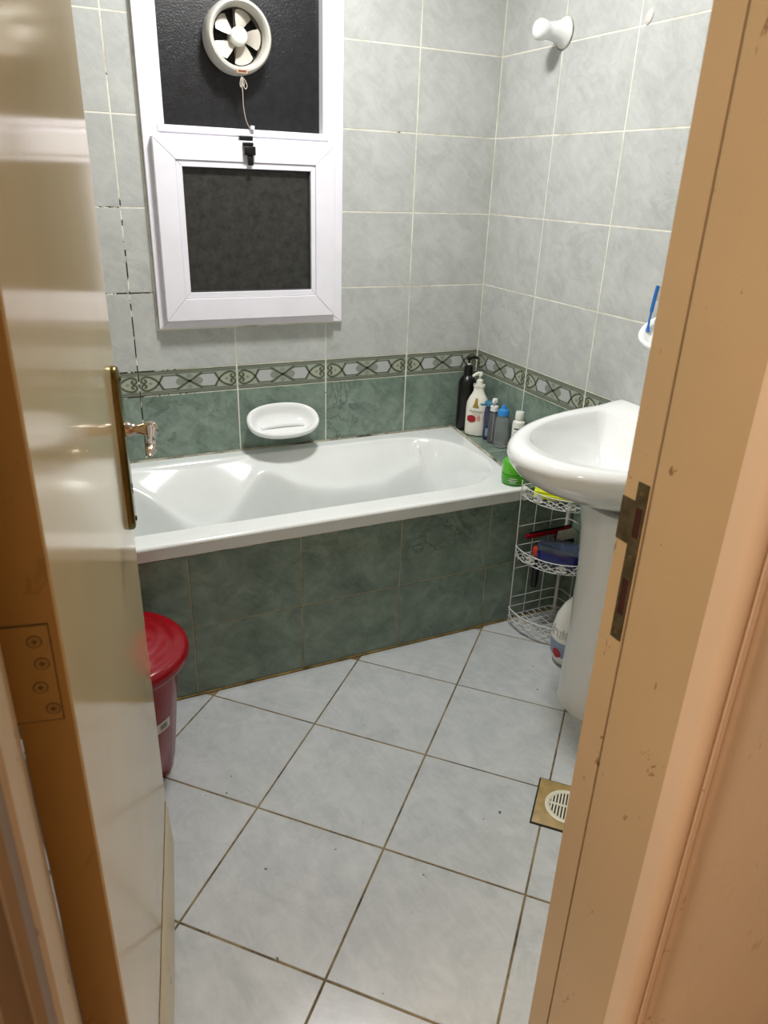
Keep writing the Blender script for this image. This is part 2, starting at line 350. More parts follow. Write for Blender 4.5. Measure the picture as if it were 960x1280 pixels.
# floor
bm = BM(); box(bm, XL-.14, .14, YF, .14, -.10, -.0012)
fl = struct(obj('floor', bm, M['fgrout'], smooth=False))
FS = .3331; FO = Vector((-1.504, -1.394)); d1 = Vector((.7071, -.7071)); d2 = Vector((.7071, .7071))
def clip(poly, ax, val, keep_gt):
    out = []
    for i, p in enumerate(poly):
        q = poly[(i+1) % len(poly)]; pi = (p[ax] >= val) == keep_gt; qi = (q[ax] >= val) == keep_gt
        if pi: out.append(p)
        if pi != qi:
            t = (val-p[ax])/(q[ax]-p[ax]); out.append(p.lerp(q, t))
    return out
full = None
for i in range(-6, 9):
    for j in range(-6, 9):
        h = .0022
        c = FO+d1*((i+.5)*FS)+d2*((j+.5)*FS); s = FS/2-h
        poly = [c-d1*s-d2*s, c+d1*s-d2*s, c+d1*s+d2*s, c-d1*s+d2*s]
        pc = poly
        for ax, val, k in ((0, XL+.003, True), (0, -.003, False), (1, YF-.0, True), (1, -.672, False)):
            pc = clip(pc, ax, val, k)
            if not pc: break
        if len(pc) < 3: continue
        ar = abs(sum(pc[k].x*pc[(k+1) % len(pc)].y-pc[(k+1) % len(pc)].x*pc[k].y for k in range(len(pc))))/2
        if ar < .0004: continue
        dz = random.uniform(-.0004, .0003)
        if len(pc) == 4 and ar > (2*s)**2*.999:
            link('tile', tile_mesh(2*s, 2*s, M['floor']), fl, (c.x, c.y, dz), (0, 0, R(-45) if True else 0)); continue
        g = sum(pc, Vector((0, 0)))/len(pc); bm = BM()
        loft(bm, [[(p.x-g.x, p.y-g.y, -TH) for p in pc], [(p.x-g.x, p.y-g.y, -.0013) for p in pc], [((p.x-g.x)*.992, (p.y-g.y)*.992, 0) for p in pc]])
        obj('tile', bm, M['floor'], fl, (g.x, g.y, dz), smooth=False)
bm = BM(); box(bm, XL-.14, .14, -2.05, .14, ZC, ZC+.08); struct(obj('ceiling', bm, M['ceilm'], smooth=False))
# wall with the doorway
JR, JL, DH = -.963, -1.672, 2.06      # frame faces and door height
YO = -2.047                          # outer plaster face
bm = BM()
for a, b, c, d in ((-2.9, JL-.03, 0, ZC), (JR+.03, .9, 0, ZC), (JL-.03, JR+.03, DH+.03, ZC)): box(bm, a, b, YO, YF, c, d)
wf = struct(obj('wall_front', bm, M['plaster'], smooth=False))
wall_tiles(wf, [XL, -1.638, -1.308, -.978, -.648, -.318, 0], [(z_[0], z_[1], M['grey']) for z_ in ROWS_GREY]+[(.742, .826, border_tile)]+ROWS_LOW[1:], (R(90), 0, R(180)), lambda u, v: (u, YF+.0085, v), (JL-.04, JR+.04, -1, DH+.04))
bm = BM(); box(bm, JL-.03, JR+.03, YO-.01, YF-.0005, -.08, .006, .003); struct(obj('trim_1', bm, M['marble']))
bm = BM(); box(bm, -2.9, .9, -4.0, YO-.011, -.1, 0); struct(obj('floor_hall', bm, M['hallfloor'], smooth=False))
bm = BM(); box(bm, -2.9, .9, -4.0, -2.051, ZC, ZC+.08); struct(obj('ceiling_hall', bm, M['ceilm'], smooth=False))
bm = BM(); box(bm, -3.0, -2.9, -4.1, YO, 0, ZC); struct(obj('wall_hall_left', bm, M['hallm'], smooth=False))
bm = BM(); box(bm, .9, 1.0, -4.1, YO, 0, ZC); struct(obj('wall_hall_right', bm, M['hallm'], smooth=False))
bm = BM(); box(bm, -2.9, .9, -4.1, -4.0, 0, ZC); struct(obj('wall_hall', bm, M['hallm'], smooth=False))

# ------------------------------------------------------------------ door frame
def extrude_z(poly, z0, z1, mat, name, parent=None, ang=30):
    bm = BM(); prism(bm, poly, z0, z1); return obj(name, bm, mat, parent, ang=ang)
def arc(cx, cy, r, a0, a1, n=6): return [(cx+r*math.cos(R(a0+(a1-a0)*k/n)), cy+r*math.sin(R(a0+(a1-a0)*k/n))) for k in range(n+1)]
# right jamb seen in plan: rebate, small groove, raised stop, rounded nose
ST = JR-.002
poly = [(JR+.028, YF+.002), (JR+.002, YF+.002), (JR, YF), (JR, -1.9102), (JR+.001, -1.9115), (JR+.016, -1.9125), (JR+.016, -1.9158), (ST+.001, -1.9168), (ST, -1.919)] + \
       [(ST, -2.024)] + [(JR+.028, -2.046)]
fr = struct(extrude_z(poly, 0, DH, M['jamb'], 'trim_2', ang=20))
ay = -2.0475
poly = [(ST, -2.0242)] + arc(ST+.016, ay+.002, .016, 180, 270, 6) + [(ST+.020, ay-.0135), (ST+.022, ay-.009), (ST+.026, ay-.008), (ST+.028, ay-.013), (ST+.036, ay-.0135), (ST+.040, ay-.010), (ST+.044, ay-.011), (ST+.058, ay-.010), (ST+.064, ay-.004), (ST+.066, ay+.0005), (ST+.04, ay+.0005), (ST+.036, -2.0455)]
extrude_z(poly, 0, DH+.05, M['arch'], 'architrave', fr, 25)
# strike plate let into the rebate
sp = empty('strike_plate', (JR-.0002, -1.90, 1.0)); sp.parent = fr
bm = BM()
def plate_yz(bm, y0, y1, z0, z1, t0=-.0012, t1=.001): box(bm, t0, t1, y0, y1, z0, z1)
L0, L1, K0, K1 = 1.032, 1.072, .922, .974     # latch hole, bolt hole
for a, b, c, d in ((-.0098, .0085, L1, 1.104), (-.0098, -.006, K0, L1), (.004, .0085, K0, L1), (-.006, .004, K1, L0), (-.0098, .0085, .885, K0)):
    plate_yz(bm, a, b, c-1, d-1)
plate_yz(bm, .0085, .0302, 1.020-1, 1.078-1)
obj('plate', bm, M['steel'], sp)
bm = BM(); box(bm, -.0006, .0012, -.006, .004, L0-1, L1-1); obj('latch_hole', bm, M['hole'], sp)
bm = BM(); box(bm, -.0006, .0012, -.006, .004, K0-1, K1-1); obj('bolt_hole', bm, M['hole'], sp)
bm = BM(); vv = [(-.0012, .0295), (.002, .0320), (.012, .0335), (.012, .0325), (.003, .0305), (-.0003, .0290)]
loft(bm, [[(x, y, 1.021-1) for x, y in vv], [(x, y, 1.076-1) for x, y in vv]]); obj('lip', bm, M['steel'], sp)
for z in (1.09, 1.004, .896):
    bm = BM(); lathe(bm, [(.0036, 0), (.0036, .0004), (.0026, .0009)], 12); box(bm, -.0026, .0026, -.0004, .0004, .0006, .0011)
    obj('screw', bm, M['screw'], sp, (-.0012, -.001, z-1), (0, R(-90), 0))
# left jamb
SL = JL+.009
poly = [(JL-.028, YF+.006), (JL+.003, YF+.006), (JL+.003, -1.912), (SL, -1.914), (SL, -2.034), (SL-.004, -2.040), (JL-.028, -2.046)]
fj = struct(extrude_z(poly, 0, DH, M['jamb'], 'trim_3', ang=20))
poly = [(SL-.0042, -2.0402), (SL-.008, ay-.008), (SL-.016, ay-.010), (SL-.020, ay-.004), (SL-.026, ay-.006), (SL-.036, ay-.015), (SL-.050, ay-.016), (SL-.056, ay-.008), (SL-.064, ay-.009), (SL-.074, ay-.013), (SL-.086, ay-.012), (SL-.09, ay+.0005), (SL-.038, ay+.0005), (SL-.034, -2.0465)]
extrude_z(poly, 0, DH+.05, M['archl'], 'architrave', fj, 25)
bm = BM(); box(bm, JL-.028, JR+.028, -2.044, YF, DH+.0005, DH+.029); box(bm, JL, JR, -2.03, -1.914, DH-.012, DH+.0005); struct(obj('trim_4', bm, M['jamb'], smooth=False))

# ------------------------------------------------------------------ door leaf
TD, WDR = .050, .70
ang = R(11)
A = Vector((-1.618, -1.879))
# local frame: x = along the leaf from hinge to free edge, y = thickness (0 = visible face, + = away), z up
door = empty('door_1', (A.x, A.y, 0)); door.rotation_euler = (0, 0, R(90)-ang); struct(door)
z1 = .012; ztop = 2.045
outl = [(0.0015, z1), (WDR, z1), (WDR, ztop), (0.0015, ztop)]
bm = BM()
inner = [(min(max(x, .004), WDR-.002), z) for x, z in outl]
loft(bm, [[(x, TD, z) for x, z in outl], [(x, .0025, z) for x, z in outl], [(x, 0, z) for x, z in inner]])
leaf = obj('leaf', bm, M['door'], door, ang=20)
bm = BM(); box(bm, -.0008, .0018, .0015, TD-.0005, z1, ztop, .0006); obj('hinge_edge', bm, M['edge'], door)
# swollen strip along the bottom of the leaf, with the crack above it
bm = BM(); n = 24; rings = []
for k in range(n+1):
    x = .003+(WDR-.008)*k/n; wob = .002*math.sin(k*1.7)+.0015*math.sin(k*.6); sw = .010*(.55+.45*math.sin(PI*min(1, k/n*1.05)))
    rings.append([(x, -.0003, .145+wob), (x, -.0018, .142+wob), (x, -.0022-sw*.35, .10), (x, -.002-sw*.85, .05), (x, -.002-sw, .009), (x, -.0003, .008)])
loft(bm, rings); strip = obj('bottom_strip', bm, M['wornedge'], door, ang=50)
bm = BM()
for k in range(n):
    x0 = .003+(WDR-.012)*k/n; x1 = .003+(WDR-.012)*(k+1)/n
    z0 = .146+.002*math.sin(k*1.7)+.0015*math.sin(k*.6); z2 = .146+.002*math.sin((k+1)*1.7)+.0015*math.sin((k+1)*.6); h = .0012+.0016*abs(math.sin(k*2.3))
    bm.faces.new([bm.verts.new(q_) for q_ in ((x0, -.0009, z0-.001), (x1, -.0009, z2-.001), (x1, -.0009, z2+h), (x0, -.0009, z0+h))])
obj('crack', bm, M['crack'], door, smooth=False)
# handle
bm = BM(); pw, pz0, pz1 = .021, .842, 1.136; px = WDR-.052
def stadium(w, z0, z1, n=8):
    return [(px+w*math.cos(R(a)), z1-w+w*math.sin(R(a))) for a in [180*k/n for k in range(n+1)]] + [(px-w*math.cos(R(a)), z0+w-w*math.sin(R(a))) for a in [180*k/n for k in range(n+1)]]
loft(bm, [[(x, y, z) for x, z in stadium(pw-o, pz0+o, pz1-o)] for y, o in ((-.0002, 0), (-.006, 0), (-.010, .003), (-.0115, .008))])
obj('handle_plate', bm, M['brass'], door)
hz = 1.027; bm = BM()
lathe(bm, [(.0125, .010), (.013, .018), (.011, .021), (.0085, .026), (.0085, .034), (.011, .038), (.012, .044), (.0125, .052), (.011, .060), (.006, .064)], 20)
for v in bm.verts: v.co = Vector((px+v.co.x, -v.co.z, hz+v.co.y))
lev = spline([(px, -.052, hz), (px-.02, -.054, hz-.001), (px-.05, -.055, hz-.004), (px-.085, -.055, hz-.008), (px-.108, -.054, hz-.012)], 4)
tube(bm, lev, .009, 14, taper=[.0105-.0005*k+(.0045 if 8 < k < 15 else 0)*math.sin((k-8)/7*PI) for k in range(len(lev))])
obj('lever', bm, M['nickel'], door)
for z in (pz1-.022, pz0+.02):
    bm = BM(); lathe(bm, [(.005, 0), (.005, .0015), (.003, .0028)], 12); obj('screw', bm, M['brass'], door, (px, -.0112, z), (R(90), 0, 0))
bm = BM(); lathe(bm, [(.004, 0), (.004, .0012)], 12); box(bm, -.0018, .0018, -.014, 0, 0, .0012); obj('keyhole', bm, M['dark'], door, (px, -.0112, .925), (R(90), 0, 0))
# hinge leaf on the hinge edge
for hzc, nm in ((1.002, 'hinge'), (1.80, 'hinge'), (.22, 'hinge')):
    bm = BM(); box(bm, -.0024, -.0006, .0095, TD+.004, hzc-.052, hzc+.052, .0006)
    for k in range(5): lathe(bm, [(.0052, 0), (.0052, .0196)], 12, (-.0015, TD+.0045, hzc-.051+.0204*k))
    h = obj(nm, bm, M['edge'], door)
    bm = BM()
    for a, b, c, d in ((.0085, .0095, hzc-.053, hzc+.053), (.0085, TD+.001, hzc-.0535, hzc-.052), (.0085, TD+.001, hzc+.052, hzc+.0535)): box(bm, -.0012, -.0007, a, b, c, d)
    for k in range(1, 5): box(bm, -.0075, -.0066, TD-.001, TD+.009, hzc-.0515+.0204*k, hzc-.0508+.0204*k)
    obj('paint_gap', bm, M['crack'], h, smooth=False)
    for dy, dz in ((.022, .036), (.019, .012), (.024, -.014), (.0165, -.039)):
        bm = BM(); lathe(bm, [(.0056, 0), (.0056, .0006), (.0054, .0007), (.0044, .0007), (.0040, .0002)], 18)
        box(bm, -.0028, .0028, -.0005, .0005, .0002, .0006, mi=1); box(bm, -.0005, .0005, -.0028, .0028, .0002, .0006, mi=1)
        lathe(bm, [(.0066, -.0001), (.0066, .0001)], 18, mi=1)
        obj('screw', bm, [M['edge'], M['crack']], h, (-.0024, dy, hzc+dz), (0, R(-90), 0))

# ------------------------------------------------------------------ window
win = empty('window_1', (0, 0, 0)); struct(win)
def ring_frame(bm, o, i, y0, y1, mi=0, bev=.0015):
    """four mitred bars between outer rect o and inner rect i (x0,x1,z0,z1), front y0 (towards room) back y1"""
    oc = [(o[0], o[2]), (o[1], o[2]), (o[1], o[3]), (o[0], o[3])]; ic = [(i[0], i[2]), (i[1], i[2]), (i[1], i[3]), (i[0], i[3])]
    for k in range(4):
        a, b, c, d = oc[k], oc[(k+1) % 4], ic[(k+1) % 4], ic[k]
        g = .0004
        t = Vector((b[0]-a[0], b[1]-a[1])).normalized()*g
        q = [(a[0]+t.x, a[1]+t.y), (b[0]-t.x, b[1]-t.y), (c[0]-t.x, c[1]-t.y), (d[0]+t.x, d[1]+t.y)]
        cx = sum(p[0] for p in q)/4; cz = sum(p[1] for p in q)/4
        loft(bm, [[(x, y1, z) for x, z in q], [(x, y0+bev, z) for x, z in q], [(x+(bev if x < cx else -bev)*.6, y0, z+(bev if z < cz else -bev)*.6) for x, z in q]], mi=mi)
FRM = -.020
bm = BM(); ring_frame(bm, (W_[0], W_[1], W_[2], W_[3]), (-1.178, -.650, 1.0, 2.048), FRM, .06)
obj('window_frame', bm, M['pvc'], win, smooth=False)
bm = BM(); box(bm, -1.1828, -.6482, FRM+.001, .055, 1.512, 1.545, .001); box(bm, -1.1835, -.6475, FRM-.003, FRM+.02, 1.538, 1.556, .001)
obj('transom', bm, M['pvc'], win)
bm = BM(); ring_frame(bm, (-1.178, -.650, 1.5562, 2.048), (-1.162, -.664, 1.5572, 2.034), FRM+.004, .03); obj('glazing_bead', bm, M['pvc'], win, smooth=False)
bm = BM(); box(bm, -1.182, -.649, .020, .026, 1.546, 2.047); obj('glass_pane', bm, M['glassu'], win, smooth=False)
sash = None
SF = -.046
bm = BM(); ring_frame(bm, (-1.206, -.634, .992, 1.524), (-1.143, -.700, 1.060, 1.464), SF, FRM-.001, bev=.002); box(bm, -1.2055, -1.14, FRM-.0009, FRM, .995, 1.52)
sash = obj('sash', bm, M['pvc'], win, smooth=False)
bm = BM(); ring_frame(bm, (-1.1425, -.7005, 1.0605, 1.4635), (-1.124, -.7155, 1.079, 1.446), SF+.004, -.012); obj('glazing_bead', bm, M['pvc'], sash, smooth=False)
bm = BM(); ring_frame(bm, (-1.1239, -.7156, 1.0791, 1.4459), (-1.120, -.7195, 1.083, 1.442), SF+.012, -.012, bev=.0003); obj('gasket', bm, M['gasket'], sash, smooth=False)
bm = BM(); box(bm, -1.142, -.701, -.026, -.020, 1.061, 1.463); obj('glass_pane', bm, M['glassl'], sash, smooth=False)
# seal around the frame
bm = BM(); ring_frame(bm, (W_[0]-.007, W_[1]+.007, W_[2]-.008, W_[3]+.006), (W_[0]-.0004, W_[1]+.0004, W_[2]-.0004, W_[3]+.0004), -.003, .001); obj('sealant_strip', bm, M['wseal'], win, smooth=False)
# latch
lx = -.922; bm = BM(); box(bm, lx-.021, lx+.021, FRM-.016, FRM-.0032, 1.520, 1.538, .002)
box(bm, lx-.016, lx+.016, SF-.012, FRM-.004, 1.510, 1.5195, .002)
box(bm, lx-.015, lx+.021, SF-.018, SF-.0005, 1.484, 1.509, .003); box(bm, lx-.003, lx+.014, SF-.014, SF-.002, 1.456, 1.484, .003)
obj('latch', bm, M['blackp'], win)

# ------------------------------------------------------------------ extractor fan set in the upper pane
fx, fz = -.932, 1.796
fan = tag(empty('extractor_fan', (fx, .0, fz)), 'round white extractor fan with five blades set in the dark upper window pane', 'fan')
def fy(bm):     # lathe axis z -> -Y
    for v in bm.verts: v.co = Vector((v.co.x, -v.co.z, v.co.y))
bm = BM(); lathe(bm, [(.0738, -.016), (.096, -.016), (.097, .022), (.095, .046), (.090, .054), (.085, .055), (.0795, .050), (.0765, .040), (.0738, .02)], 56, cap0=False, cap1=False)
V = list(bm.verts); fy(bm); obj('housing_ring', bm, M['fanw'], fan)
bm = BM(); lathe(bm, [(.0735, -.012), (.0735, -.010)], 40); fy(bm); obj('rear_shutter', bm, M['dark'], fan)
bm = BM(); lathe(bm, [(.024, -.010), (.024, .028), (.0255, .034), (.0245, .041), (.019, .047), (.010, .050), (.003, .0507)], 32); fy(bm); obj('hub', bm, M['white'], fan)
for y0, y1 in ((.02, .0735), (-.0735, -.02)):
    bm = BM(); box(bm, -.004, .004, y0, y1, -.0098, -.003); fy(bm); obj('motor_bracket', bm, M['cord'], fan)
bl = BM()
n = 8; grid = []
for layer in (0, 1):
    g = []
    for i in range(n+1):
        t = i/n; r = .021+t*.050; half = R(25-1.5*t)
        g.append([])
        for j in range(7):
            s = j/6*2-1; a = half*s-R(5)*t
            rr = r-.005*abs(s)**4*(1 if t > .7 else 0)
            g[-1].append(bl.verts.new((rr*math.cos(a), rr*math.sin(a), .016+s*(.011-.003*t)+(0 if layer else -.0018))))
    grid.append(g)
for l, g in enumerate(grid):
    for i in range(n):
        for j in range(6): bl.faces.new((g[i][j], g[i+1][j], g[i+1][j+1], g[i][j+1]))
for i in range(n):
    for j in (0, 6): bl.faces.new((grid[0][i][j], grid[0][i+1][j], grid[1][i+1][j], grid[1][i][j]))
for j in range(6):
    for i in (0, n): bl.faces.new((grid[0][i][j], grid[0][i][j+1], grid[1][i][j+1], grid[1][i][j]))
fy(bl); bme = mesh('blade', bl, M['fanb'])
for k in range(5): link('blade', bme, fan, (0, 0, 0), (0, -R(76+72*k), 0))
bm = BM(); box(bm, -.017, .017, -.0565, -.054, -.0955, -.0835, .001); lab = obj('name_plate', bm, M['paper'], fan)
bm = BM(); box(bm, -.012, .012, -.0568, -.0563, -.092, -.087); obj('print_line', bm, M['brown'], lab, smooth=False)
bm = BM(); tube(bm, spline([(.0, -.046, -.101), (.0, -.047, -.12), (.002, -.045, -.145), (.004, -.04, -.18), (.012, -.034, -.215), (.024, -.0285, -.236), (.030, -.0275, -.2385)], 6), .0013, 6)
for s, h in ((-1, .026), (1, .024), (2.4, .03)):
    tube(bm, spline([(0, -.047, -.102), (.004*s, -.048, -.112), (.0062*s, -.049, -.102-h*.8), (.004*s, -.049, -.104-h), (.001*s, -.048, -.100-h*.7), (0, -.047, -.104)], 6), .0012, 6)
obj('pull_cord', bm, M['cord'], fan)
bm = BM(); box(bm, .026, .038, -.034, -.0235, -.2393, -.229, .001); obj('cord_clip', bm, M['white'], fan)

# ------------------------------------------------------------------ bathtub
ZR = .517
def xr(y): return -.083+.135*y-.01
CRE = [(-1.82, .50, .06), (-1.45, .49, .06), (-1.379, .468, .065), (-1.302, .415, .11), (-1.235, .35, .15), (-1.187, .322, .16), (-1.132, .319, .16), (-1.069, .362, .143), (-.999, .425, .10), (-.955, .462, .074), (-.93, .474, .068), (-.90, .466, .074), (-.825, .423, .105), (-.739, .398, .12), (-.647, .384, .125), (-.481, .381, .12), (-.40, .402, .095), (-.30, .440, .06), (-.1, .48, .05)]
def cre(x):
    for (a, za, da), (b, zb, db) in zip(CRE, CRE[1:]):
        if a <= x <= b:
            t = (x-a)/(b-a); return Vector((za+(zb-za)*t, da+(db-da)*t))
    return Vector((.5, .06))
def zcs(x): return sum((cre(x+d)*wt for d, wt in ((-.024, .15), (-.012, .2), (0, .3), (.012, .2), (.024, .15))), Vector((0, 0)))
def sm(t): t = max(0, min(1, t)); return t*t*(3-2*t)
YC, HB = -.330, .268
def tubz(x, y):
    right = x > -.45
    dx = max(0, x+.45, -1.42-x); a = .275 if right else .29
    a2 = a if right else a
    n = 2.5
    r = ((dx/a2)**n+(abs(y-YC)/HB)**n)**(1/n)
    if r >= 1: return ZR-.0015*sm((r-1)*4)*0
    d = (1-r)*HB
    zb = .135-.02*(x+1.0)*.5
    # side section with moulded crease
    z_c, dc = zcs(x)
    zu = ZR-(ZR-z_c)*(d/dc)**1.06                      # sloping upper wall, carried on past the lip
    zl = zb+(z_c-zb)*(1-sm((d-dc)/.042))               # steep face below the lip
    if d < dc: zs = zu
    else: zs = min(zu, zl) if d < dc+.05 else zl
    zs = max(zs, zb)+.0045*math.exp(-((d-dc+.004)/.013)**2)*sm(d/.04)
    ze = ZR-(ZR-zb)*sm(min(1, (d/.25))**.80)
    k = sm((x+.335)/.05) if right else sm((-1.40-x)/.1)
    z = zs*(1-k)+ze*k
    # soft lip at the inner edge
    f = sm(d/.014); z = min(ZR, ZR*(1-f)+z*f)
    if right: z += .015*math.exp(-((x+.312)/.008)**2)*sm((d-.008)/.03)*sm((.20-d)/.06)
    return z
bm = BM(); NX, NY = 280, 150; grid = []
Yf = -.679
for i in range(NX+1):
    col = []
    for j in range(NY+1):
        # denser near the back wall
        y = -.004+(Yf+.004)*(j/NY)
        x = XL+.004+(xr(y)-XL-.004)*(i/NX)
        z = tubz(x, y)
        e = min(y-Yf, xr(y)-x, -.004-y)     # distance from the outer edge
        if e < .010: z = ZR-.008*(1-math.sqrt(max(0, 1-(1-e/.010)**2)))
        col.append(bm.verts.new((x, y, z)))
    grid.append(col)
for i in range(NX):
    for j in range(NY): bm.faces.new((grid[i][j], grid[i+1][j], grid[i+1][j+1], grid[i][j+1]))
# front and end lip
def skirt(row, off):
    prev = row
    for dz, k in ((.013, .3), (.030, .8), (.044, 1.0)):
        cur = [bm.verts.new((v.co.x, v.co.y+off[1]*k, ZR-dz)) for v in row]
        for a, b, c, d in zip(prev, prev[1:], cur[1:], cur): bm.faces.new((a, b, c, d))
        prev = cur
    cur = [bm.verts.new((v.co.x-off[2], v.co.y+off[3], v.co.z)) for v in prev]
    for a, b, c, d in zip(prev, prev[1:], cur[1:], cur): bm.faces.new((a, b, c, d))
skirt([grid[i][NY] for i in range(NX+1)], (0, .006, 0, .02))
skirt([grid[NX][j] for j in range(NY+1)], (0, 0, .02, 0))
tub = tag(empty('bathtub', (0, 0, 0)), 'white built in bathtub with moulded armrests behind the green tiled front', 'bathtub')
obj('tub_shell', bm, M['tub'], tub, ang=60)
# tiled front of the tub (apron) and side ledge
bm = BM(); box(bm, XL+.001, -.002, -.6655, -.64, 0, .4725); ap = struct(obj('wall_apron', bm, M['ggrout'], smooth=False))
wall_tiles(ap, [XL+.002, -1.638, -1.308, -.978, -.648, -.318, -.003], [(0.004, .234, M['green']), (.234, .4725, M['green'])], (R(90), 0, 0), lambda u, v: (u, -.667, v))
bm = BM(); box(bm, XL+.002, -.003, -.671, -.6672, .0, .0045); obj('base_sealant', bm, M['yseal'], ap, smooth=False)
bm = BM(); box(bm, XL+.002, -.22, -.6695, -.6672, .4690, .4727); obj('rim_sealant', bm, M['seal'], ap, smooth=False)
bm = BM(); pl = [(xr(0)+.001, -.0005), (-.001, -.0005), (-.001, -.665), (xr(-.665)+.001, -.665)]
prism(bm, pl, .46, .5085); le = struct(obj('trim_5', bm, M['ggrout'], smooth=False))
def ledge_tile(y0, y1):
    bm = BM(); q = [(xr(y0)+.007, y0), (-.003, y0), (-.003, y1), (xr(y1)+.007, y1)]
    prism(bm, q, .5086, .513); obj('tile', bm, M['green'], le, smooth=False)
ledge_tile(-.003, -.335); ledge_tile(-.339, -.664)
bm = BM(); box(bm, xr(-.665)+.004, -.003, -.672, -.6655, .474, .512); obj('tile', bm, M['green'], le, smooth=False)
bm = BM(); tube(bm, [(xr(0)+.003, -.006, .5135), (xr(-.33)+.003, -.33, .5135), (xr(-.66)+.003, -.66, .5135)], .0045, 6); obj('ledge_sealant', bm, M['seal'], le)
bm = BM(); box(bm, XL+.003, xr(0)-.002, -.0062, -.0005, .512, .5195); struct(obj('trim_6', bm, M['seal'], smooth=False))

# ------------------------------------------------------------------ ceramic soap dish on the back wall
def soap_dish(loc, rotz, label, a=.132):
    o = tag(empty('soap_dish', loc, rotz), label, 'soap dish', )
    bm = BM(); n = 48
    # rim lies in a tilted plane: b direction from top (near wall) to bottom (away from wall)
    def ring(sa, sb, push, cy=-.076, cz=.006, dirb=Vector((0, -.062, -.042)), nrm=Vector((0, -.50, .866)), pw=2.3):
        out = []
        for k in range(n):
            t = 2*PI*k/n; ca, sa_ = math.cos(t), math.sin(t)
            u = math.copysign(abs(ca)**(2/pw), ca)*a*sa; v = math.copysign(abs(sa_)**(2/pw), sa_)*sb
            p = Vector((u, cy, cz))+dirb*v+nrm*push
            p.y = min(p.y, -.0005); out.append(p)
        return out
    def back(s, sz, zc): return [Vector((a*s*math.cos(2*PI*k/n), -.0006, zc-sz*math.sin(2*PI*k/n))) for k in range(n)]
    rings = [back(.72, .046, -.006), [p*.55+q*.45 for p, q in zip(back(.86, .052, -.004), ring(.95, .98, -.028))], ring(.985, .99, -.012), ring(1, 1.02, -.004), ring(1.0, 1.02, .003), ring(.965, .965, .008), ring(.90, .88, .006), ring(.84, .79, -.004), ring(.78, .70, -.017), ring(.66, .55, -.026), ring(.35, .28, -.029), ring(.05, .04, -.029)]
    loft(bm, rings); obj('dish', bm, M['ceramic'], o, ang=70)
    bm = BM(); tube(bm, spline([(-.080, -.070, -.021), (-.05, -.068, -.017), (0, -.067, -.016), (.05, -.068, -.017), (.080, -.070, -.021)], 5), .007, 8); obj('ridge', bm, M['ceramic'], o)
    return o
soap_dish((-.838, 0, .632), 0, 'oval white ceramic soap dish on the green tiles above the bathtub')
soap_dish((0, -1.080, 1.082), R(-90), 'white ceramic dish on the right wall above the basin, half hidden by the frame', .125)
# blue toothbrush standing in the right hand dish
tb = tag(empty('toothbrush', (-.086, -.976, 1.075)), 'blue toothbrush leaning upright in the dish above the basin', 'toothbrush')
bm = BM(); pts = spline([(0, 0, 0), (.001, .001, .01), (.003, .003, .03), (.006, .004, .055), (.010, .005, .09), (.014, .005, .12)], 5)
tube(bm, pts, .004, 10, taper=[.007-.004*min(1, k/8) + (.002 if k > 14 else 0) for k in range(len(pts))]); obj('handle', bm, M['toothbrush'], tb)
bm = BM()
for k in range(5): box(bm, .013, .024, .001, .009, .080+.008*k, .086+.008*k, .001)
obj('bristles', bm, M['bristle'], tb)

# ------------------------------------------------------------------ hook on the right wall
hk = tag(empty('wall_hook', (0, -.335, 1.856)), 'white ceramic hook on the right wall near the corner', 'hook')
bm = BM(); lathe(bm, [(.043, 0), (.043, .003), (.039, .008), (.031, .022), (.027, .038), (.0245, .055), (.0245, .066), (.028, .076), (.0295, .086), (.028, .096), (.022, .104), (.012, .108), (.003, .109)], 32)
for v in bm.verts: v.co = Vector((-v.co.z-.0004, v.co.x, v.co.y))
obj('post', bm, M['ceramic'], hk, ang=60)
bm = BM(); lathe(bm, [(.045, 0), (.0455, .0015), (.043, .0032)], 32)
for v in bm.verts: v.co = Vector((-v.co.z-.0002, v.co.x, v.co.y))
obj('sealant_ring', bm, M['seal'], hk)

# ------------------------------------------------------------------ basin
sink = tag(empty('pedestal_basin', (-.19, -1.15, 0)), 'white ceramic pedestal washbasin against the right wall', 'basin')
SY = -1.13; off = Vector((.19, 1.15, 0))
NB = 72
def half(a, b, x0=-.002, z=0, cx=0, pw=2.0, yc=SY):
    """closed outline: half super-ellipse in front of the wall plus straight back"""
    out = []
    for k in range(NB):
        t = -PI/2+PI*k/(NB-1)
        x = cx-a*max(0, math.cos(t))**(2/pw); y = yc-b*math.copysign(abs(math.sin(t))**(2/pw), math.sin(t))
        out.append(Vector((min(x, x0), y, z))+off)
    nb = 24
    for k in range(1, nb): 
        y = yc-b+2*b*k/nb; out.append(Vector((x0, y, z))+off)
    return out
def blend(r, zs): return [Vector((p.x, p.y, z)) for p, z in zip(r, zs)]
def topz(p, z):      # deck rises a little towards the wall
    x = p.x-off.x; return z+.009*sm((x+.10)/.10)
bm = BM(); rings = []
for s, z, dx in ((.30, .60, .0), (.36, .635, 0), (.52, .665, 0), (.74, .700, 0), (.885, .735, 0), (.955, .760, 0), (.985, .780, 0), (1.0, .800, 0), (1.0, .812, 0), (.990, .822, 0), (.970, .830, 0), (.945, .833, 0)):
    a, b = .57*s, .31*s
    a = .57*(s*.96+.04) if s < .9 else .57*s
    r = half(a, b, -.002, z, pw=2.08)
    if z > .79: r = [Vector((p.x, p.y, topz(p, z))) for p in r]
    rings.append(r)
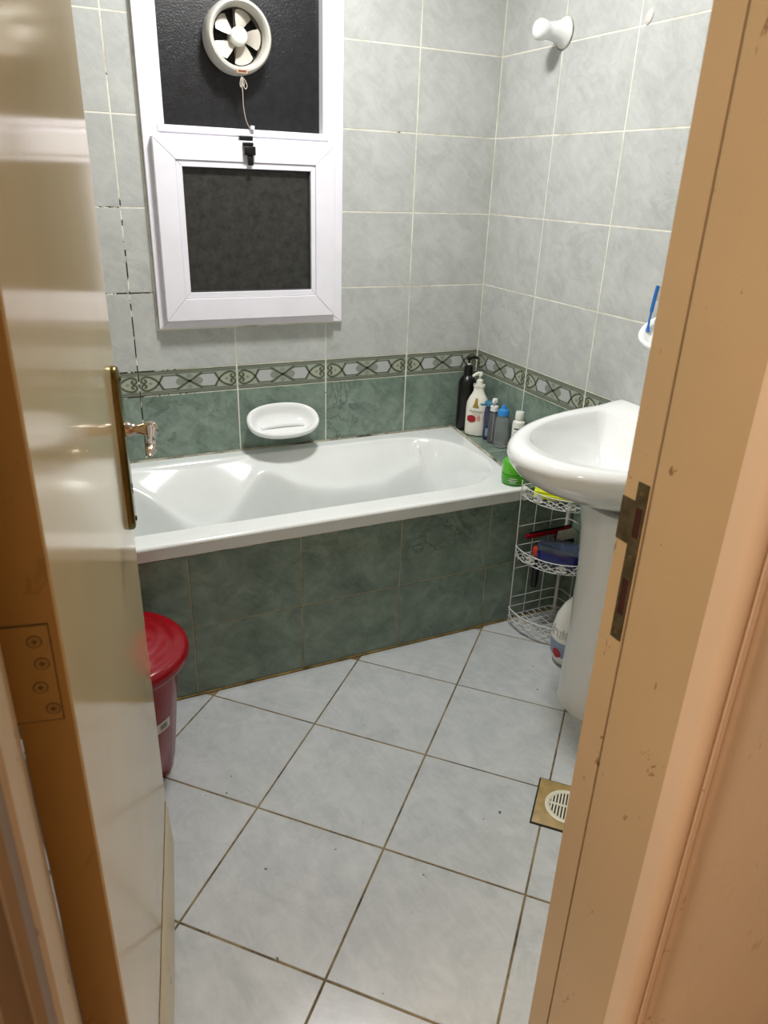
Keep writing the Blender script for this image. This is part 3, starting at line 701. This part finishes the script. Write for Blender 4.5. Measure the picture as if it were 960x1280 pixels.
# inner bowl: closed ellipse-like outline, back edge at X=-.115
def bowl(a, b, z, xb, pw=2.1, cx=-.115):
    out = []
    for k in range(NB):
        t = -PI/2+PI*k/(NB-1)
        x = cx-a*max(0, math.cos(t))**(2/pw); y = SY-b*math.copysign(abs(math.sin(t))**(2/pw), math.sin(t))
        out.append(Vector((x, y, z))+off)
    nb = 24
    for k in range(1, nb):
        s = 2*k/nb-1; y = SY+b*s; x = cx+xb*(1-s*s)**.5
        out.append(Vector((x, y, z))+off)
    return out
for sc, z, xb in ((1, .832, .035), (.985, .827, .033), (.955, .812, .03), (.91, .785, .022), (.85, .755, .01), (.75, .725, 0), (.58, .700, -.0), (.35, .688, 0), (.10, .684, 0)):
    rings.append(bowl(.392*sc, .252*sc, z, xb, cx=-.115-(1-sc)*.16))
loft(bm, rings); obj('bowl', bm, M['ceramic'], sink, ang=75)
bm = BM(); rr = []
for z, a, b, x in ((0, .131, .108, -.190), (.02, .131, .108, -.190), (.03, .129, .106, -.190), (.25, .125, .103, -.190), (.45, .127, .106, -.190), (.58, .134, .114, -.192), (.66, .146, .128, -.194)):
    rr.append([Vector((x+a*math.copysign(abs(math.cos(t))**.8, math.cos(t)), -1.152+b*math.copysign(abs(math.sin(t))**.8, math.sin(t)), z))+off for t in [2*PI*k/48 for k in range(48)]])
loft(bm, rr); obj('pedestal', bm, M['ceramic'], sink, ang=60)
bm = BM(); lathe(bm, [(.022, 0), (.022, .003), (.015, .004)], 20); obj('waste', bm, M['nickel'], sink, (off.x-.30, off.y+SY, .6842))
# ------------------------------------------------------------------ corner wire rack
CX, CY, RR = -.016, -.690, .200
rack = tag(empty('corner_rack', (CX, CY, 0)), 'white wire three tier corner rack between bathtub and washbasin', 'rack')
def q(rad, a, z): return (-rad*math.cos(R(a)), -rad*math.sin(R(a)), z)
TOP = .552
for a, nm in ((0, 'post'), (90, 'post')):
    bm = BM(); tube(bm, [q(RR, a, .004), q(RR+.004, a, .28), q(RR+.010, a, TOP)], .0019, 8); obj('post', bm, M['wire'], rack)
bm = BM(); tube(bm, [(-.006, -.006, .03), (-.006, -.006, .46)], .006, 10); obj('corner_post', bm, M['wire'], rack)
for f in (.36, .70):
    for sw in (0, 1):
        bm = BM(); p = (-RR*f, 0) if not sw else (0, -RR*f); tube(bm, [(p[0], p[1], .02), (p[0], p[1], .50)], .0014, 6); obj('back_wire', bm, M['wire'], rack)
for z in (.11, .225, .385):
    bm = BM(); tube(bm, [q(RR+.003, 0, z), (-.03, 0, z), (-.008, -.008, z), (0, -.03, z), q(RR+.003, 90, z)], .0014, 6); obj('back_rail', bm, M['wire'], rack)
for zt_ in (.036, .277, .500):
    rr_ = RR+.003
    bm = BM()
    for dz in (0, .036):
        tube(bm, [q(rr_+.022*math.sin(R(2*a))+(.004 if dz else 0), a, zt_+dz) for a in range(0, 91, 6)], .0017, 8)
        tube(bm, [q(rr_, 0, zt_+dz), (-.03, 0, zt_+dz), (-.008, -.008, zt_+dz), (0, -.03, zt_+dz), q(rr_, 90, zt_+dz)], .0015, 6)
    t_ = obj('tier_rail', bm, M['wire'], rack)
    bm = BM()
    for k in range(1, 8):
        x = -rr_*k/8; ymax = max(.02, math.sqrt(max(0, (rr_+.020)**2-x*x)))-.006
        tube(bm, [(x, 0, zt_+.001), (x, -min(ymax, rr_+.01), zt_+.001)], .0011, 6)
        tube(bm, [(0, x, zt_-.0015), (-min(ymax, rr_+.01), x, zt_-.0015)], .0011, 6)
    obj('tier_mesh', bm, M['wire'], rack)
    bm = BM()
    for a in (22, 50, 78):          # leaf ornaments between the two front rails
        c = Vector(q(rr_+.022*math.sin(R(2*a))+.001, a, zt_+.018)); tx = Vector((math.sin(R(a)), -math.cos(R(a)), 0)); nn = Vector((-math.cos(R(a)), -math.sin(R(a)), 0))
        for lx_, lz, rx, rz, rot in ((-.009, .006, .010, .0045, 40), (.009, .006, .010, .0045, -40), (0, 0, .005, .0155, 0), (-.010, -.009, .009, .004, -25), (.010, -.009, .009, .004, 25), (0, .012, .006, .004, 0)):
            rg = []
            for sc, dn in ((.2, -.003), (.8, -.0024), (1, 0), (.8, .0024), (.2, .003)):
                rg.append([c+tx*(lx_+sc*(rx*math.cos(2*PI*k/8)*math.cos(R(rot))-rz*math.sin(2*PI*k/8)*math.sin(R(rot))))+Vector((0, 0, 1))*(lz+sc*(rx*math.cos(2*PI*k/8)*math.sin(R(rot))+rz*math.sin(2*PI*k/8)*math.cos(R(rot))))+nn*dn for k in range(8)])
            loft(bm, rg)
    for a in (8, 36, 64, 86):
        c = Vector(q(rr_+.022*math.sin(R(2*a))+.001, a, zt_+.018)); tx = Vector((math.sin(R(a)), -math.cos(R(a)), 0)); Z = Vector((0, 0, 1))
        for s in (1, -1): tube(bm, spline([c+tx*(-.022)+Z*(-.015*s), c+tx*(-.010)+Z*(.006*s), c+tx*.004+Z*(.012*s), c+tx*.022-Z*(.013*s)], 4), .0012, 5)
    obj('leaf_ornament', bm, M['wire'], t_)
# things on the rack
ZM = .2805
bxo = tag(empty('plastic_box', (-.116, -.789, ZM), R(-45)), 'blue plastic box with clear lid on the middle tier of the corner rack', 'box')
def rbox(bm, w_, d_, z0, z1, r=.02, mi=0, tp=.92):
    def rr(sw, sd, z): return [(sx*(sw/2-r)+r*math.cos(a), sy*(sd/2-r)+r*math.sin(a), z) for sx, sy, a0 in ((1, 1, 0), (-1, 1, 90), (-1, -1, 180), (1, -1, 270)) for a in [R(a0+90*k/5) for k in range(6)]]
    loft(bm, [rr(w_*tp, d_*tp, z0), rr(w_, d_, z0+(z1-z0)*.4), rr(w_, d_, z1-(z1-z0)*.3), rr(w_*.95, d_*.93, z1-(z1-z0)*.06), rr(w_*.88, d_*.82, z1)], mi=mi)
bm = BM(); rbox(bm, .140, .085, 0.0, .049); obj('base', bm, M['blue'], bxo, ang=50)
bm = BM(); rbox(bm, .143, .088, .0492, .0615, .020, tp=1.0); obj('lid', bm, M['bluelid'], bxo, ang=50)
sq = tag(empty('squeegee', (-.108, -.7105, .3465), R(1)), 'red squeegee with black rubber edge lying across the back of the middle rack tier', 'squeegee')
bm = BM(); box(bm, -.092, .092, -.006, .006, -.002, .014, .003); obj('blade_holder', bm, M['red'], sq)
bm = BM(); box(bm, -.082, .092, -.003, .0, .0135, .021, .0008); obj('rubber_edge', bm, M['blackp'], sq)
bm = BM(); tube(bm, [(.03, .0, -.001), (.03, -.001, -.03), (.03, -.001, -.0625)], .006, 8); obj('handle', bm, M['red'], sq)
br = tag(empty('scrub_brush', (-.052, -.737, ZM)), 'white bristled scrubbing brush behind the blue box on the rack', 'brush')
bm = BM(); rbox(bm, .064, .029, .0, .052, .010); obj('brush_block', bm, M['dark'], br, ang=50)
bm = BM()
for i in range(8):
    for j in range(3): lathe(bm, [(.0026, 0), (.0031, .026), (.002, .028)], 6, (-.0262+.0075*i, -.009+.009*j, .052))
obj('bristle_tufts', bm, M['bristle'], br)
hb = tag(empty('hanging_brush', (-.1555, -.728, .155)), 'black handled brush with orange collar hanging under the middle rack tier', 'brush')
bm = BM(); lathe(bm, [(.004, 0), (.010, .006), (.0125, .03), (.0122, .07), (.0105, .105), (.0085, .118), (.0085, .1295)], 16); obj('handle', bm, M['blackp'], hb)
bm = BM(); rbox(bm, .034, .024, .130, .160, .006); obj('collar', bm, M['orange'], hb)
bm = BM(); lathe(bm, [(.006, .1602), (.006, .168), (.010, .172)], 12); obj('cap', bm, M['blackp'], hb)
sg = tag(empty('yellow_cloth', (-.128, -.748, .5025), R(-40)), 'folded yellow cloth on the top tier of the corner rack', 'cloth')
bm = BM(); box(bm, -.072, .072, -.040, .040, 0, .016, .004); obj('lower_fold', bm, M['yellow'], sg)
bm = BM(); prism(bm, [(-.07, -.036), (.072, -.038), (.06, .03)], .0165, .024); obj('upper_fold', bm, M['yellow'], sg)
# bottle on the floor behind the pedestal
fb = tag(empty('floor_bottle', (-.154, -.955, 0)), 'round white bottle with printed label on the floor behind the basin pedestal', 'bottle')
FB = [(.038, 0), (.053, .009), (.064, .036), (.069, .08), (.067, .125), (.058, .172), (.040, .21), (.020, .235), (.017, .25)]
bm = BM(); lathe(bm, FB, 36); obj('body', bm, M['white'], fb)
bm = BM(); lathe(bm, [(.019, .2505), (.019, .278), (.016, .28)], 20); obj('cap', bm, M['white'], fb)
def on_body(me, zc_, a0, e=.0008):
    for v in me.vertices:
        z = zc_+v.co.y; r = .06
        for (r0, z0), (r1, z1_) in zip(FB, FB[1:]):
            if z0 <= z <= z1_: r = r0+(r1-r0)*(z-z0)/(z1_-z0)
        a = a0+v.co.x/.067; rr = r+e+v.co.z; v.co = (rr*math.cos(a), rr*math.sin(a), z)
    return me
def patch(w_, h_, mat, nx=8, ny=4, shape=None):
    bm = BM(); g = [[bm.verts.new((-w_/2+w_*i/nx, (-h_/2+h_*j/ny)*(shape(i/nx) if shape else 1), 0)) for j in range(ny+1)] for i in range(nx+1)]
    for i in range(nx):
        for j in range(ny): bm.faces.new((g[i][j], g[i+1][j], g[i+1][j+1], g[i][j+1]))
    me = bpy.data.meshes.new('print'); bm.to_mesh(me); bm.free(); me.materials.append(mat); return me
tm = text_mesh('fruity', .046, M['ink'], .0002, .0009); link('label_text_outline', on_body(tm, .128, R(192)), fb)
link('label_text', on_body(text_mesh('fruity', .046, M['white'], .0002), .128, R(192), .0016), fb)
link('label_band', on_body(patch(.10, .055, M['lilac'], 12, 6), .070, R(195)), fb)
link('berry_print', on_body(patch(.034, .036, M['rose'], 8, 4, lambda t: .4+.6*math.sin(PI*t)), .055, R(188), .0016), fb)
# ------------------------------------------------------------------ bottles on the ledge
ZL = .5132
def bottle(name, loc, label, s=1):
    o = tag(empty(name, (loc[0], loc[1], ZL)), label, 'bottle'); o.scale = (s if s < 1.2 else 1+(s-1)*.6,)*2+(s,); return o
def pump(o, z, mat, col_r=.011, up=.03, spout=.045, ad=R(0), nozzle_r=.006):
    bm = BM(); lathe(bm, [(col_r, z), (col_r, z+.014), (col_r*.75, z+.017), (.004, z+.018), (.004, z+up), ], 18)
    lathe(bm, [(.009, z+up), (.010, z+up+.006), (.008, z+up+.012), (.003, z+up+.013)], 16)
    d = Vector((math.cos(ad), math.sin(ad), 0)); p = Vector((0, 0, z+up+.007))
    tube(bm, spline([p, p+d*spout*.5+Vector((0, 0, .001)), p+d*spout+Vector((0, 0, -.006))], 4), nozzle_r, 8, taper=[nozzle_r-(nozzle_r*.4)*k/8 for k in range(9)])
    obj('pump', bm, mat, o)
b = bottle('pump_bottle', (-.060, -.040), 'tall black pump bottle in the corner of the green ledge', 1.09)
bm = BM(); lathe(bm, [(.024, 0), (.031, .004), (.0325, .02), (.0325, .172), (.0305, .184), (.023, .197), (.0165, .204), (.016, .222)], 28); obj('body', bm, M['blackp'], b)
pump(b, .2225, M['blackp'], .0155, .036, .045, R(15), .007)
bm = BM(); lathe(bm, [(.0052, .2415), (.0052, .2475)], 10); obj('collar', bm, M['white'], b)
b = bottle('pump_bottle', (-.055, -.120), 'white pump bottle with gold tower and red rose on the green ledge', 1.12)
bm = BM(); rings = []
for r, z in ((.026, 0), (.034, .004), (.0355, .015), (.0355, .10), (.034, .118), (.028, .135), (.020, .150), (.0165, .160), (.0165, .172), (.0185, .174), (.0185, .182)):
    rings.append([(r*1.12*math.copysign(abs(math.cos(t))**.85, math.cos(t)), r*.78*math.copysign(abs(math.sin(t))**.85, math.sin(t)), z) for t in [2*PI*k/36 for k in range(36)]])
FA = R(225)     # faces the camera
rm = Matrix.Rotation(FA+PI/2, 4, 'Z')
rings = [[rm @ Vector(p) for p in r] for r in rings]
loft(bm, rings); obj('body', bm, M['cream'], b)
pump(b, .1825, M['cream'], .012, .03, .034, R(190), .007)
def on_front(me, z, x=0, depth=.0290):
    for v in me.vertices:
        px_ = v.co.x+x; py = -depth*max(.0, 1-(abs(px_)/.0425)**2.35)**(1/2.35); p = rm @ Vector((px_, py-.0003-v.co.z, 0)); v.co = (p.x, p.y, z+v.co.y)
    return me
bmt = BM()
gp = [(-.012, -.016), (.012, -.016), (.0095, -.011), (.0065, .0), (.0052, .016), (-.0052, .016), (-.0065, 0), (-.0095, -.011)]
flat(bmt, gp, .0006); me = bpy.data.meshes.new('print'); bmt.to_mesh(me); bmt.free(); me.materials.append(M['gold']); on_front(me, .121); link('gold_tower_print', me, b)
for v in me.vertices:
    k = max(0, (v.co.z-.113)/.03); v.co.x *= 1-.30*k; v.co.y *= 1-.30*k
me = text_mesh('Enchanteur', .0105, M['ink'], .0001); on_front(me, .092, .003); link('label_text', me, b)
for zz, ww in ((.085, .03), (.079, .024)):
    me = patch(ww, .0013, M['gold'], 8, 1); on_front(me, zz, .004, .0294); link('fine_print', me, b)
me = patch(.031, .026, M['rose'], 10, 4, lambda t: .55+.45*math.sin(PI*t)); on_front(me, .064, -.013, .0294); link('rose_print', me, b)
me = patch(.012, .016, M['pink'], 6, 3); on_front(me, .068, .012, .0292); link('gift_print', me, b)
b = bottle('tube_bottle', (-.040, -.186), 'violet translucent bottle with flat teal cap beside the white pump bottle', 1.18)
bm = BM(); lathe(bm, [(.015, 0), (.018, .004), (.0185, .09), (.016, .108), (.012, .114)], 24, sx=1, sy=.8); obj('body', bm, M['violet'], b)
bm = BM(); lathe(bm, [(.017, .1145), (.018, .118), (.018, .126), (.016, .128)], 20); box(bm, -.036, -.008, -.006, .006, .118, .123, .0015); obj('cap', bm, M['bcap2'], b)
me = patch(.022, .036, M['navy'], 6, 3); wrap(me, (0, 0), .0188, .028, R(225)); link('label', me, b)
me = patch(.014, .026, M['lilac'], 6, 3); wrap(me, (0, 0), .0192, .028, R(228)); link('label_panel', me, b)
b = bottle('small_pump_bottle', (-.048, -.228), 'slim clear bottle with white pump between violet bottle and blue capped bottle', 1.24)
bm = BM(); lathe(bm, [(.013, 0), (.0165, .004), (.017, .08), (.0155, .09), (.011, .096), (.011, .102)], 24); obj('body', bm, M['smoke'], b)
pump(b, .1025, M['white'], .0135, .026, .018, R(215), .005)
bm = BM(); tube(bm, [(0, 0, .006), (.001, 0, .1)], .002, 6); obj('dip_tube', bm, M['white'], b)
b = bottle('squeeze_bottle', (-.044, -.284), 'clear squeeze bottle with rounded blue cap on the green ledge', 1.27)
bm = BM(); lathe(bm, [(.018, 0), (.0225, .004), (.0235, .012), (.0235, .078), (.021, .09), (.015, .098)], 28); obj('body', bm, M['clear'], b)
bm = BM(); lathe(bm, [(.0185, .0985), (.019, .108), (.017, .114), (.009, .119), (.008, .126), (.006, .129)], 24); obj('cap', bm, M['bcap'], b)
b = bottle('small_white_bottle', (-.030, -.368), 'small white bottle with white screw cap beside the basin rim', 1.28)
bm = BM(); lathe(bm, [(.016, 0), (.0195, .003), (.020, .01), (.020, .088), (.0185, .096), (.012, .101), (.012, .104)], 26); obj('body', bm, M['white'], b)
bm = BM(); lathe(bm, [(.0135, .1045), (.0138, .106), (.0132, .124), (.012, .1255)], 22); obj('cap', bm, M['white'], b)
me = patch(.022, .004, M['ink'], 6, 1); wrap(me, (0, 0), .0203, .078, R(225)); link('label_line', me, b)
me = patch(.018, .0015, M['ink'], 6, 1); wrap(me, (0, 0), .0203, .068, R(225)); link('label_line', me, b)
# green jar on the tub corner
j = tag(empty('cream_jar', (-.213, -.622, ZR+.0008)), 'bright green round jar on the front corner of the bathtub', 'jar'); j.scale = (1.32, 1.32, 1.32)
bm = BM(); lathe(bm, [(.026, 0), (.030, .003), (.0315, .012), (.0315, .028), (.030, .030)], 32); obj('body', bm, M['greentub'], j)
bm = BM(); lathe(bm, [(.0318, .0302), (.032, .033), (.0305, .056), (.028, .061), (.02, .0625)], 32); obj('lid', bm, M['greenlid'], j)
for zz, ww in ((.020, .02), (.015, .024), (.010, .016)):
    me = patch(ww, .0018, M['white'], 6, 1); wrap(me, (0, 0), .0319, zz, R(232)); link('label_line', me, j)

# ------------------------------------------------------------------ red bin
bn = tag(empty('waste_bin', (-1.535, -.885, 0)), 'red plastic waste bin with lid standing behind the open door', 'bin')
bm = BM(); seg = 60
def br_(r, z, fl=0): return [((r+fl*(1 if (k % 10) < 5 else 0))*math.cos(2*PI*k/seg), (r+fl*(1 if (k % 10) < 5 else 0))*math.sin(2*PI*k/seg), z) for k in range(seg)]
loft(bm, [br_(.104, 0), br_(.112, .004), br_(.115, .02), br_(.117, .026, .003), br_(.146, .30, .003), br_(.149, .325), br_(.152, .33), br_(.152, .350)]); obj('body', bm, M['red'], bn)
bm = BM(); lathe(bm, [(.157, .3508), (.160, .332), (.172, .333), (.177, .344), (.176, .358), (.168, .369), (.156, .373), (.146, .370), (.138, .374), (.114, .390), (.108, .388), (.101, .392), (.06, .404), (.02, .408)], 60, cap0=False); obj('lid', bm, M['red'], bn, ang=60)
bm = BM(); tube(bm, spline([(-.045, 0, .403), (-.035, 0, .424), (0, 0, .431), (.035, 0, .424), (.045, 0, .403)], 5), .009, 10); obj('lid_handle', bm, M['red'], bn)
me = patch(.045, .030, M['sticker'], 8, 2)
def on_bin(me, z, a0, e):
    for v in me.vertices:
        zz = z+v.co.y; r = .120+.025*(zz-.026)/.254+e; a = a0+v.co.x/r; v.co = (r*math.cos(a), r*math.sin(a), zz)
    return me
link('sticker', on_bin(me, .185, R(-52), .0018), bn)
bmk = BM()
for k in range(14):
    x = -.012+.0017*k; wdt = .0004+.0005*((k*7) % 3)/2; bmk.faces.new([bmk.verts.new(p) for p in ((x, -.008, 0), (x+wdt, -.008, 0), (x+wdt, .008, 0), (x, .008, 0))])
me = bpy.data.meshes.new('bars'); bmk.to_mesh(me); bmk.free(); me.materials.append(M['ink']); link('sticker_bars', on_bin(me, .185, R(-52), .0024), bn)

# ------------------------------------------------------------------ floor drain
dr = tag(empty('floor_drain', (-.558, -1.467, .0004), R(45)), 'tan square floor drain with round ivory grate beside the door frame', 'drain')
bm = BM(); box(bm, -.081, .081, -.081, .081, 0, .0012); obj('gap', bm, M['dark'], dr, smooth=False)
bm = BM(); box(bm, -.077, .077, -.077, .077, .0012, .0040, .0008); obj('plate', bm, M['drain'], dr)
bm = BM(); lathe(bm, [(.044, .0041), (.0555, .0041), (.0555, .0065), (.053, .0075), (.046, .0075), (.044, .0062)], 40, cap0=False, cap1=False)
grt = obj('grate', bm, M['grate'], dr)
bm = BM(); lathe(bm, [(.0445, .0041), (.0445, .0045)], 32); obj('drain_hole', bm, M['dark'], dr)
bm = BM()
for k in range(-5, 6):
    y = k*.0078; hl = math.sqrt(max(0, .0445**2-y*y)); box(bm, -hl, hl, y-.0021, y+.0021, .0046, .0070)
box(bm, -.003, .003, -.044, .044, .0046, .0068)
obj('grate_bars', bm, M['grate'], grt, smooth=False)

# ------------------------------------------------------------------ lamps and the added hall fill
for nm, loc, mt, r, lab in (('ceiling_light', LAMP, 'lamp', .15, 'round white ceiling light over the bathroom floor'), ('hall_light', HALL, 'lampw', .17, 'round warm ceiling light in the hall, left of the doorway'), ('hall_light', HALL_FILL, 'lampw', .17, 'round warm fill light added in the hall, right of the doorway')):
    o = tag(empty(nm, (loc[0], loc[1], ZC)), lab, 'light')
    bm = BM(); lathe(bm, [(r, -.001), (r, -.020), (r-.008, -.026), (r-.012, -.026), (r-.012, -.012)], 40, cap0=True, cap1=True); obj('housing', bm, M['white'], o)
    bm = BM(); lathe(bm, [(r-.014, -.0265), (r-.014, -.030), (r-.04, -.034)], 40); obj('diffuser', bm, M[mt], o)
